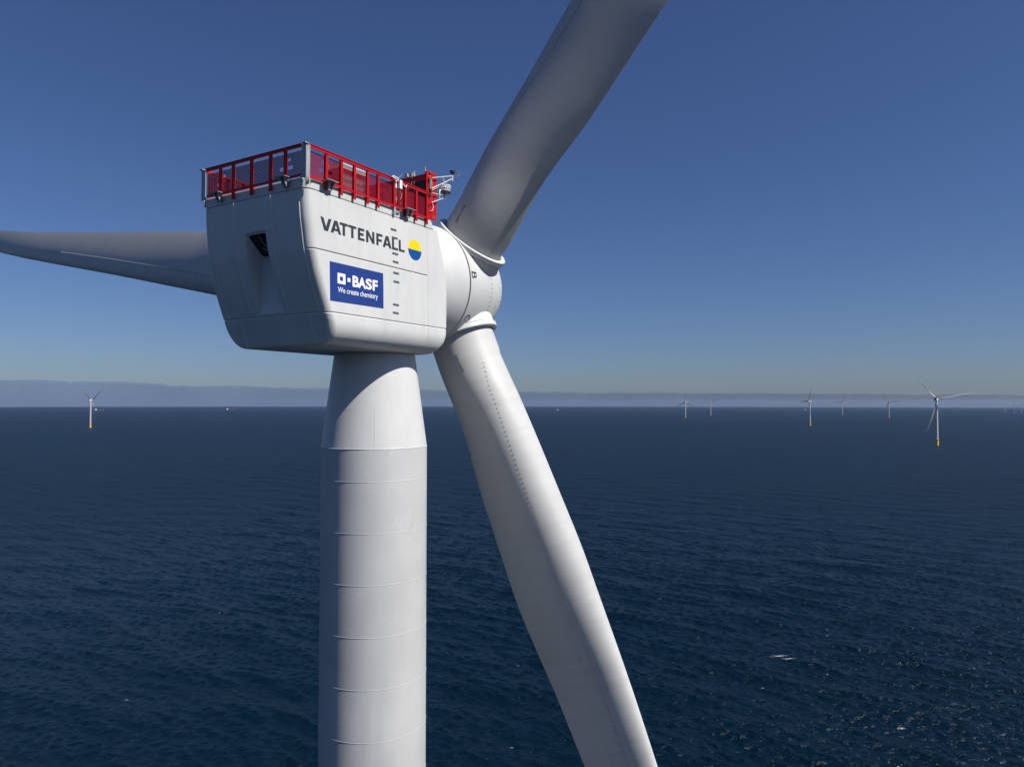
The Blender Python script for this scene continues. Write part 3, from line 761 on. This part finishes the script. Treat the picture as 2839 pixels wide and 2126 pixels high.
def masts():
    # tubular bracket holding the wind sensor
    m = MB(); r = .035
    a, b, t = P(.78, 3.45, 12.08), P(.84, 3.45, 12.72), P(2.82, 3.45, 13.32)
    t2 = P(2.80, 3.45, 13.20)
    m.tube([b, P(2.80, 3.45, 13.36)], r, 8); m.tube([a, t2], r * 1.1, 8); m.tube([P(1.75, 3.45, 13.05), P(2.05, 3.45, 12.78)], r * .9, 8)
    m.tube([P(.90, 3.40, 12.02), P(2.7, 3.40, 13.06)], r * .5, 6)
    m.tube([P(2.8, 3.45, 13.05), P(2.8, 3.45, 13.45)], r * 1.2, 8)
    s_ = m.build('sensor_arm', M_STEEL, turbine)
    m = MB(); m.lathe([(13.42, .05), (13.52, .06), (13.54, .16), (13.66, .17), (13.67, .05)], P(2.80, 3.45, 0), (0, 0, 1), 16, True, True)
    m.build('wind_sensor', M_BLACK, s_)
    m = MB(); m.tube([P(2.84, 3.45, 13.40), P(3.2, 3.45, 13.44), P(3.45, 3.45, 13.55), P(3.52, 3.45, 13.72), P(3.52, 3.45, 13.86)], .010, 5); m.build('whip_antenna', M_DULL, s_)
    # obstruction light on its bracket
    m = MB()
    m.tube([P(1.70, 3.45, 11.96), P(.80, 3.45, 11.86), P(.80, 3.45, 11.30), P(2.08, 3.45, 11.90)], r * .9, 8)
    m.tube([P(2.02, 3.45, 11.80), P(2.02, 3.45, 12.15)], .05, 8); m.tube([P(1.70, 3.45, 11.96), P(2.02, 3.45, 12.0)], .06, 8)
    m.tube([P(1.55, 3.45, 11.72), P(1.56, 3.45, 12.2), P(1.72, 3.45, 12.3)], .018, 6)
    l_ = m.build('light_bracket', M_STEEL, turbine)
    m = MB(); m.lathe([(12.12, .10), (12.16, .36), (12.20, .36), (12.22, .22)], P(2.02, 3.45, 0), (0, 0, 1), 24, True, False); m.build('lamp_base', M_BLACK, l_)
    m = MB(); m.lathe([(12.21, .20), (12.23, .33), (12.33, .34), (12.35, .31), (12.37, .37), (12.47, .37), (12.49, .34), (12.50, .38), (12.58, .37), (12.62, .20), (12.625, .0)], P(2.02, 3.45, 0), (0, 0, 1), 28)
    m.build('obstruction_lamp', M_LAMP, l_)
    # small weather box hung on the top rail
    m = MB(); m.box(P(-2.55, 3.80, 11.18), P(-2.36, 3.96, 11.62)); m.box(P(-2.70, 3.76, 11.18), P(-2.62, 3.80, 11.58))
    wbx = m.build('instrument_box', M_FILM, turbine, smooth=False)
    m = MB(); m.tube([P(-2.45, 3.8, 11.72), P(-2.95, 3.84, 11.74), P(-3.05, 3.84, 11.68), P(-2.6, 3.9, 11.56)], .030, 6)
    m.tube([P(-2.35, 3.88, 11.55), P(-2.0, 3.84, 11.42), P(-1.86, 3.8, 11.44), P(-1.82, 3.8, 11.55)], .028, 6); m.build('clamp', M_FILM, wbx)
    m = MB(); m.tube([P(-2.62, 3.84, 11.68), P(-2.22, 3.84, 12.0)], .014, 5); m.build('antenna', M_DULL, wbx); m = MB()
    m.tube([P(-2.45, 3.88, 11.18), P(-2.40, 3.88, 10.95), P(-2.3, 3.88, 11.0), P(-2.34, 3.88, 10.8), P(-2.42, 3.88, 10.62)], .02, 5); m.build('cable', M_DULL, wbx)
masts()

# ---- rotor
UH, ZH, TILT, CONE, TH0 = 6.6184, 7.5906, 0.05407812825436042, 0.03196646799889487, 0.18199832369179947
HUB = P(UH, 0, ZH)
AX = Vector((math.cos(TILT), 0, math.sin(TILT))); UPR = Vector((-math.sin(TILT), 0, math.cos(TILT))); TR = Vector((0, 1, 0))
HUBS = HUB - UPR * .10
def sph(s_):   # spinner radius along the axis
    if s_ <= .2: return 3.55 + .23 * ((.2 - s_) / 2.5)
    t = (s_ - .2) / 4.05
    return 3.55 * (max(0, 1 - t**2.1))**(1 / 2.0) - .0 
def spinner():
    prof = [(-2.34, 3.55), (-2.34, 3.72), (-2.33, sph(-2.33))] + [(-2.2 + 2.4 * i / 12, sph(-2.2 + 2.4 * i / 12)) for i in range(13)]
    prof += [(.2 + 4.05 * math.sin(pi / 2 * i / 26), sph(.2 + 4.05 * math.sin(pi / 2 * i / 26))) for i in range(1, 26)] + [(4.25, .02)]
    m = MB(); m.lathe(prof, HUBS, AX, 128)
    m_sp = m; nf = len(m.f)
    s_ = None
    m = MB(); m.lathe([(-4.7, 3.2), (-2.2, 3.62)], HUBS, AX, 96); m.build('hub_dark_fill', M_SEAL_GAP, turbine)  # near-black cylinder added behind the seam so the gap looks unlit
    m = MB(); m.lathe([(-4.60, 3.30), (-4.58, 3.46), (-3.9, 3.64), (-3.0, 3.755), (-2.49, 3.79), (-2.46, 3.74), (-2.46, 3.5)], HUBS, AX, 128)
    m.build('generator_cover', M_WHITE, turbine, ang=50)
    # rivets, part of the shell
    m = m_sp
    def onax(s_, ang, off=0):
        r = sph(s_) + off; return HUBS + AX * s_ + (-TR * math.cos(ang) + UPR * math.sin(ang)) * r
    def rivet(s_, ang, r=.035):
        a = onax(s_, ang, -.02); d = (-TR * math.cos(ang) + UPR * math.sin(ang)); m.tube([a, a + d * .032], r, 6)
    for k in range(-9, 30): rivet(.35, R(-50 + k * 4.6))
    for k in range(-9, 30): rivet(2.1, R(-50 + k * 5.5))
    for (s0, a0) in ((-.1, 6), (-.1, -31)):
        for i in (0, 1):
            for j in (0, 1): rivet(s0 + i * .2, R(a0 + j * 2.6), .03)
    s_ = m.build('spinner', M_WHITE, turbine, ang=50, slots=[M_LETTER], fmat={i: 1 for i in range(nf, len(m.f))})
    # oval hatch outline on the nose
    m = MB(); pts = []
    for i in range(33):
        t = 2 * pi * i / 32; ca, sa = math.cos(t), math.sin(t)
        ex = (abs(ca)**.6) * (1 if ca > 0 else -1); ey = (abs(sa)**.6) * (1 if sa > 0 else -1)
        pts.append(onax(1.45 + .28 * ex, R(-13) + .20 * ey, .004))
    m.tube(pts, .007, 5, cap=False); m.build('nose_hatch', M_GREY, s_)
    # letters of the blade positions
    def ring_text(ch, s0, s1, a0, a1):
        vs, fs = text_polys(ch, .008); mm = MB()
        mm.add([onax(s0 + y * (s1 - s0), R(a0 + x * (a1 - a0)), .008) for x, y in vs], fs)
        mm.build('position_letter', M_BLACK, s_, smooth=False, fix=False)
    ring_text('B', -2.22, -1.62, 8.8, 2.2); ring_text('C', -2.04, -1.46, -32.6, -39.2)
    return s_
spin = spinner()
RN_BLADE = [3.0 + .5 * i for i in range(5)] + [5.5 + .75 * i for i in range(46)] + [41 + 2.0 * i for i in range(28)] + [96, 96.6, 97]
mbB = MB(); blade_mesh(mbB, RN_BLADE, 72)
blades = []
def blade_matrix(hub, ax, up, side, ang, cone):
    d0 = side * math.cos(ang) + up * math.sin(ang); e0 = -side * math.sin(ang) + up * math.cos(ang)
    d = d0 * math.cos(cone) + ax * math.sin(cone); g = ax * math.cos(cone) - d0 * math.sin(cone)
    m = Matrix((d, e0, g)).transposed().to_4x4(); m.translation = hub; return m
blade_me = None
for k in range(3):
    if blade_me is None:
        b = mbB.build('blade', M_BLADE, turbine, ang=60); blade_me = b.data
    else:
        b = bpy.data.objects.new('blade', blade_me); C.objects.link(b); b.parent = turbine
    b.matrix_local = blade_matrix(HUB, AX, UPR, TR, TH0 + k * 2 * pi / 3, CONE); blades.append(b)
blades[0]['label'] = 'blade reaching out level behind the nacelle to the left edge'
blades[1]['label'] = 'dark shaded blade rising to the upper right'
blades[2]['label'] = 'sunlit blade hanging down in front of the sea'
# rows of vortex generators (small fins) on the downwind side
def vg_theta(r):
    return R(interp(r, [5.9, 7.6, 10, 12.4, 15, 17.3, 21, 32, 50], [145, 133, 128, 124, 121, 119, 117, 113, 105]))
for k, b in enumerate(blades):
    m = MB(); r = 6.0; i = 0
    while r < 52:
        th = vg_theta(r); p = blade_pt(r, th); q = blade_pt(r, th - .02); t_ = (q - p).normalized(); nr = Vector((1, 0, 0)).cross(t_)
        if nr.z > 0: nr = -nr
        dx = .05 if i % 2 else -.05; hgt = .036; ln = .10
        a = p + nr * -.005; bq = p + t_ * ln + Vector((dx, 0, 0)) + nr * -.005
        wv = Vector((.006, 0, 0))
        m.add([a - wv, a + wv, bq + wv, bq - wv, a - wv + nr * hgt * .3, a + wv + nr * hgt * .3, bq + wv + nr * hgt, bq - wv + nr * hgt],
              [(0, 1, 2, 3), (4, 5, 6, 7), (0, 1, 5, 4), (1, 2, 6, 5), (2, 3, 7, 6), (3, 0, 4, 7)])
        r += .15; i += 1
    vgs = m.build('vortex_generator_strip', M_DULL if k else M_GREY, b, smooth=False); vgs['kind'] = 'stuff'  # pale fins greyed to stand in for their shadows, lighter on the level blade
def serial(b, body, r0, r1, th0, wth):
    vs, fs = text_polys(body, .01, 1.1); m = MB(); out = []
    for x, y in vs:
        r = r0 + (r1 - r0) * x; th = th0 + wth * y; out.append(blade_pt(r, th, 0) )
    # lift off the surface along the local normal
    lifted = []
    for (x, y), p in zip(vs, out):
        r = r0 + (r1 - r0) * x; th = th0 + wth * y; q = blade_pt(r, th + .02); t_ = (q - p).normalized(); nr = Vector((1, 0, 0)).cross(t_)
        if nr.z > 0: nr = -nr
        lifted.append(p + nr * .006)
    m.add(lifted, fs); m.build('serial_number', M_BLACK, b, smooth=False, fix=False)
serial(blades[1], '970115900', 5.45, 4.30, R(104), R(4.6)); serial(blades[2], '970211700', 6.1, 4.95, R(101), R(4.6))
# blade collars
def collar(k):
    Mx = blade_matrix(HUB, AX, UPR, TR, TH0 + k * 2 * pi / 3, CONE); d = Mx.col[0].to_3d()
    m = MB(); n = 96; rr = 2.36; e = Mx.col[1].to_3d(); g = Mx.col[2].to_3d(); vs = []; fs = []
    rows = [1.8, 2.3, 2.8, 3.1, 3.29]
    for r_ in rows:
        for j in range(n):
            t = 2 * pi * j / n; q = HUB + d * r_ + (e * math.cos(t) + g * math.sin(t)) * rr
            s_ = (q - HUB).dot(AX)
            if s_ < -2.32: q = q + AX * (-2.32 - s_)
            vs.append(q)
    for i in range(len(rows) - 1):
        for j in range(n): fs.append((i * n + j, i * n + (j + 1) % n, (i + 1) * n + (j + 1) % n, (i + 1) * n + j))
    m.add(vs, fs); nf = len(m.f); mc = m
    m = mc
    for j in range(3):
        r_ = 2.3 + j * .3; 
        for sgn in (1,):
            tt = math.acos(max(-1, min(1, .35 / rr)))
            q = HUB + d * (r_ + .25) + (e * math.sin(tt) * (1 if k == 2 else -1) + g * .15) * rr
            nn = (q - HUB - d * (r_ + .25)).normalized(); q = HUB + d * (r_ + .25) + nn * (rr - .01); m.tube([q, q + nn * .03], .035, 6)
    c = m.build('blade_collar', M_WHITE, turbine, ang=40, slots=[M_LETTER], fmat={i: 1 for i in range(nf, len(m.f))})
    m = MB(); m.lathe([(3.33, 2.10), (3.33, 2.43), (3.36, 2.46), (3.62, 2.46), (3.65, 2.43), (3.65, 2.14), (3.45, 2.10)], HUB, d, 96)
    m.build('collar_rim', M_WHITE, c, ang=40)
    m = MB(); m.lathe([(2.4, 2.28), (3.34, 2.28)], HUB, d, 64); m.build('collar_dark_fill', M_SEAL_GAP, c)  # dark filler added inside the skirt, stands in for its shaded hollow
for k in range(3): collar(k)

# ------------------------------------------------------------------ distant turbines (one built, the rest copied)
farg = 'wind turbines standing out at sea'
def far_proto():
    root = empty('wind_turbine', (0, 0, 0))
    m = MB(); m.lathe([(17, 3.3), (60, 3.2), (112, 2.9), (118, 2.3), (119.5, 2.3)], (0, 0, 0), (0, 0, 1), 24); m.build('tower', M_TOWER, root)
    m = MB(); m.lathe([(-14, 4.0), (16.2, 4.0), (16.4, 4.2), (17, 4.2), (17, 3.3)], (0, 0, 0), (0, 0, 1), 24); t = m.build('transition_piece', M_YEL, root)
    m = MB(); m.lathe([(15.6, 5.6), (16.0, 5.6), (16.0, 4.05)], (0, 0, 0), (0, 0, 1), 20); m.box((3, -2.5, 15.7), (8.5, -1.0, 16.6)); m.build('platform', M_GREY, t)
    m = MB(); prof = [(-7.0, -3.6), (-8.6, 0.5), (-8.6, 3.6), (1.0, 3.6), (2.1, 0), (2.0, -3.5)]
    vs = [(u, -y, 124 + z) for y in (-3.65, 3.65) for u, z in prof]; n = 6
    m.add(vs, [tuple(range(n)), tuple(range(2 * n - 1, n - 1, -1))] + [(k, (k + 1) % n, n + (k + 1) % n, n + k) for k in range(n)])
    nc = m.build('nacelle', M_WHITE, root, smooth=False)
    m = MB(); m.box((-8.6, -3.7, 127.7), (0, -3.55, 129.1)); m.box((-8.6, 3.55, 127.7), (0, 3.7, 129.1)); m.box((-8.75, -3.7, 127.7), (-8.6, 3.7, 129.1)); m.box((.3, -3.3, 127.6), (.8, 3.3, 130.4))
    m.build('roof_railing', M_RED, nc, smooth=False)
    m = MB(); m.lathe([(-4.6, 3.5), (-2, 3.75), (0, 3.8), (1.4, 3.4), (2.6, 2.2), (3.2, .1)], (6.6, 0, 124.4), AX, 24); m.build('spinner', M_WHITE, root)
    mb_ = MB(); blade_mesh(mb_, [3, 5, 9, 14, 20, 28, 40, 52, 64, 76, 88, 94, 97], 14)
    b0 = mb_.build('blade', M_BLADE, root); bs = [b0]
    for k in (1, 2):
        q = bpy.data.objects.new('blade', b0.data); C.objects.link(q); q.parent = root; bs.append(q)
    return root, bs
froot, fbl = far_proto()
HUBF = Vector((6.6, 0, 124.4))
def pose(root, bs, phi, pitch=0):
    for k, b in enumerate(bs):
        # phi measured as seen from behind: 0 = right, 90 = up  -> side vector points right (-y)
        b.matrix_local = blade_matrix(HUBF, AX, UPR, TR, pi - R(phi) + k * 2 * pi / 3, CONE) @ Matrix.Rotation(R(pitch), 4, 'X')
def place(root, bs, x, d, yaw, phi, s=1.0, label='', pitch=0):
    a = math.atan((x - CXP) / F); X = d * math.tan(a); Y = d
    root.location = (X, Y, sea_z(X, Y)); root.rotation_euler = (0, 0, pi / 2 - R(yaw)); root.scale = (s, s, s)
    tag(root, label, 'wind turbine', farg); pose(root, bs, phi, pitch)
specs = [
    (2596, 1935, 49, 133, 1.0, 'nearest distant turbine, right side, dark nacelle back over a bright yellow base', -72),
    (252, 3260, 31, 32, 1.0, 'lone distant turbine at the far left with blades raised in a wide V'),
    (1900, 5420, 31, 88, 1.0, 'distant turbine with one blade straight up, first one right of the big hanging blade'),
    (1970, 6500, 31, 25, 1.0, 'small distant turbine just right of the one with its blade straight up'),
    (2245, 3600, -91, 117, 1.0, 'distant turbine with a white sunlit blade crossing its own tower'),
    (2335, 6800, 31, 60, 1.0, 'small distant turbine with one level blade, right of the turbine with the crossing blade'),
    (2464, 5560, 31, 125, 1.0, 'distant turbine with its blades spread in a Y, left of the nearest distant turbine'),
    (2786, 8900, 31, 60, .71, 'tiny hazy turbine near the right edge, leftmost of a hazy trio'),
    (2810.5, 8100, 31, 100, .71, 'tiny hazy turbine near the right edge, in the middle of a hazy trio'),
    (2830.5, 8100, 31, 75, .71, 'tiny hazy turbine almost touching the right edge of the picture'),
]
for i, sp in enumerate(specs):
    if i == 0: r_, bs = froot, fbl
    else:
        r_ = froot.copy(); C.objects.link(r_); bs = []
        for ch in list(froot.children):
            c = ch.copy(); C.objects.link(c); c.parent = r_; c.matrix_parent_inverse = Matrix()
            if ch.name.startswith('blade'): bs.append(c)
            for g in ch.children:
                q = g.copy(); C.objects.link(q); q.parent = c; q.matrix_parent_inverse = Matrix()
    place(r_, bs, *sp)

# ------------------------------------------------------------------ ships
def ship(x, d, ln, hd, label, cat, kind='cargo', group=None):
    a = math.atan((x - CXP) / F); X, Y = d * math.tan(a), d
    root = empty('cargo_ship' if kind == 'cargo' else 'motor_boat', (X, Y, sea_z(X, Y)), hd)
    tag(root, label, cat, group)
    b = ln * .15; m = MB()
    hp = [(-.5, .8), (-.47, 1), (.3, 1), (.42, .6), (.5, .02)]
    def ring(z, fl): return [(ln * t * (1 + fl * .02), b / 2 * w_ * (1 + fl * .05), z) for t, w_ in hp] + [(ln * t * (1 + fl * .02), -b / 2 * w_ * (1 + fl * .05), z) for t, w_ in reversed(hp)]
    h1 = ln * .075; vs = ring(-2, -1) + ring(h1, 1); n = 10
    m.add(vs, [tuple(range(n)), tuple(range(2 * n - 1, n - 1, -1))] + [(k, (k + 1) % n, n + (k + 1) % n, n + k) for k in range(n)])
    m.build('hull', M_HULL if kind == 'cargo' else M_SHIPW, root, smooth=False)
    m = MB()
    if kind == 'cargo':
        m.box((-ln * .46, -b * .45, h1), (-ln * .30, b * .45, h1 + ln * .085)); m.box((-ln * .42, -b * .38, h1 + ln * .085), (-ln * .32, b * .38, h1 + ln * .125))
    else: m.box((-ln * .3, -b * .4, h1), (ln * .1, b * .4, h1 + ln * .18)); m.box((-ln * .2, -b * .3, h1 + ln * .18), (ln * .0, b * .3, h1 + ln * .26))
    m.build('deckhouse', M_SHIPW, root, smooth=False)
    m = MB(); t0 = -.38 if kind == 'cargo' else -.1
    m.tube([(ln * t0, 0, h1 + ln * .1), (ln * t0, 0, h1 + ln * .2)], ln * .012, 8)
    if kind == 'cargo': m.tube([(ln * .43, 0, h1), (ln * .43, 0, h1 + ln * .1)], ln * .006, 8); m.tube([(-ln * .44, 0, h1 + ln * .085), (-ln * .44, 0, h1 + ln * .15)], ln * .02, 8)
    m.build('mast', M_SHIPW, root)
    if kind == 'cargo':
        m = MB(); 
        for k in range(4): m.box((-ln * .24 + k * ln * .16, -b * .36, h1), (-ln * .12 + k * ln * .16, b * .36, h1 + ln * .012))
        m.build('cargo_hatch', M_DULL, root, smooth=False)
ship(276.5, 10300, 125, R(8), 'cargo ship with white deckhouse just right of the lone turbine at far left', 'ship')
ship(639, 11200, 112, R(10), 'low dark cargo ship with white stern house, near the horizon left of the big tower', 'ship')
ship(1546, 11500, 34, R(30), 'tiny white boat near the horizon, right of the big hanging blade', 'boat', 'boat')
ship(2232.5, 12500, 34, R(20), 'tiny pale boat just left of the turbine with the crossing blade', 'boat', 'boat')

# ------------------------------------------------------------------ low bank of haze cloud far beyond the horizon
def bank():
    m = MB(); D0, D1 = 68000, 74000; vs = []; fs = []
    xs = list(range(-500, 3500, 12)); rnd = random.Random(3); nz = 0; n = 0
    top = lambda x: interp(x, [-500, 0, 130, 200, 330, 440, 475, 560, 690, 760, 900, 1200, 1500, 1900, 2200, 2500, 3400], [48, 49, 51, 48, 49, 47, 41, 41, 43, 39, 37, 34, 29, 27, 25, 21, 14])
    ph = [rnd.random() * 6 for _ in range(6)]
    for x in xs:
        a = math.atan((x - CXP) / F); ca = 1
        wob = sum(math.sin(x * f_ + ph[i]) * am for i, (f_, am) in enumerate(((.021, .7), (.047, .6), (.11, .45), (.23, .3), (.39, .2))))
        t = (top(x) + wob * .8) / F / math.cos(a) * math.cos(a)
        for D, hh in ((D0, -.012), (D0, t * .90), (D0 + 1800, t), (D1, t * .97), (D1, -.012)):
            vs.append((D * math.sin(a), D * math.cos(a), EYE + D * hh))
        n += 1
    for i in range(n - 1):
        for k in range(4): fs.append((i * 5 + k, i * 5 + k + 1, (i + 1) * 5 + k + 1, (i + 1) * 5 + k))
        fs.append((i * 5 + 4, i * 5, (i + 1) * 5, (i + 1) * 5 + 4))
    fs.append((0, 1, 2, 3, 4)); fs.append(tuple((n - 1) * 5 + k for k in (4, 3, 2, 1, 0)))
    m.add(vs, fs)
    mt, nt_, b, out = new_mat('haze_bank_vapour'); L = nt_.links
    df = nt_.nodes.new('ShaderNodeBsdfDiffuse'); df.inputs[0].default_value = (.10, .165, .29, 1)
    tr = nt_.nodes.new('ShaderNodeBsdfTransparent'); mx = nt_.nodes.new('ShaderNodeMixShader'); geo = nt_.nodes.new('ShaderNodeTexCoord'); sx = nt_.nodes.new('ShaderNodeSeparateXYZ'); L.new(geo.outputs['Object'], sx.inputs[0])
    mr_ = nt_.nodes.new('ShaderNodeMapRange'); mr_.inputs[1].default_value = -20000; mr_.inputs[2].default_value = 45000; mr_.inputs[3].default_value = .36; mr_.inputs[4].default_value = .14
    nz_ = nt_.nodes.new('ShaderNodeTexNoise'); nz_.inputs['Scale'].default_value = .00022; nz_.inputs['Detail'].default_value = 4; L.new(geo.outputs['Object'], nz_.inputs['Vector'])
    ml_ = nt_.nodes.new('ShaderNodeMath'); ml_.operation = 'MULTIPLY'; ad_ = nt_.nodes.new('ShaderNodeMath'); ad_.operation = 'ADD'; ad_.inputs[1].default_value = .55
    L.new(sx.outputs[0], mr_.inputs[0]); L.new(nz_.outputs[0], ad_.inputs[0]); L.new(mr_.outputs[0], ml_.inputs[0]); L.new(ad_.outputs[0], ml_.inputs[1]); L.new(ml_.outputs[0], mx.inputs[0])
    L.new(tr.outputs[0], mx.inputs[1]); L.new(df.outputs[0], mx.inputs[2]); L.new(mx.outputs[0], out.inputs[0])
    o = m.build('cloud_bank', mt, None, smooth=True)
    tag(o, 'long low bank of blue grey haze cloud lying along the horizon', 'cloud', kind='structure')
bank()

# ------------------------------------------------------------------ haze in the air
m = MB(); m.box((-46000, -46000, -145), (46000, 46000, 240))
hz, nt_, b, out = new_mat('haze_air'); nt_.nodes.remove(b)
pv = nt_.nodes.new('ShaderNodeVolumePrincipled'); pv.inputs['Color'].default_value = (.42, .56, .84, 1)
pv.inputs['Density'].default_value = 1.4e-5; pv.inputs['Anisotropy'].default_value = .2
nt_.links.new(pv.outputs[0], out.inputs['Volume'])
hz.cycles.homogeneous_volume = True
h = m.build('haze', hz, None, smooth=False)
tag(h, 'thin blue sea haze filling the air', 'haze', kind='stuff')
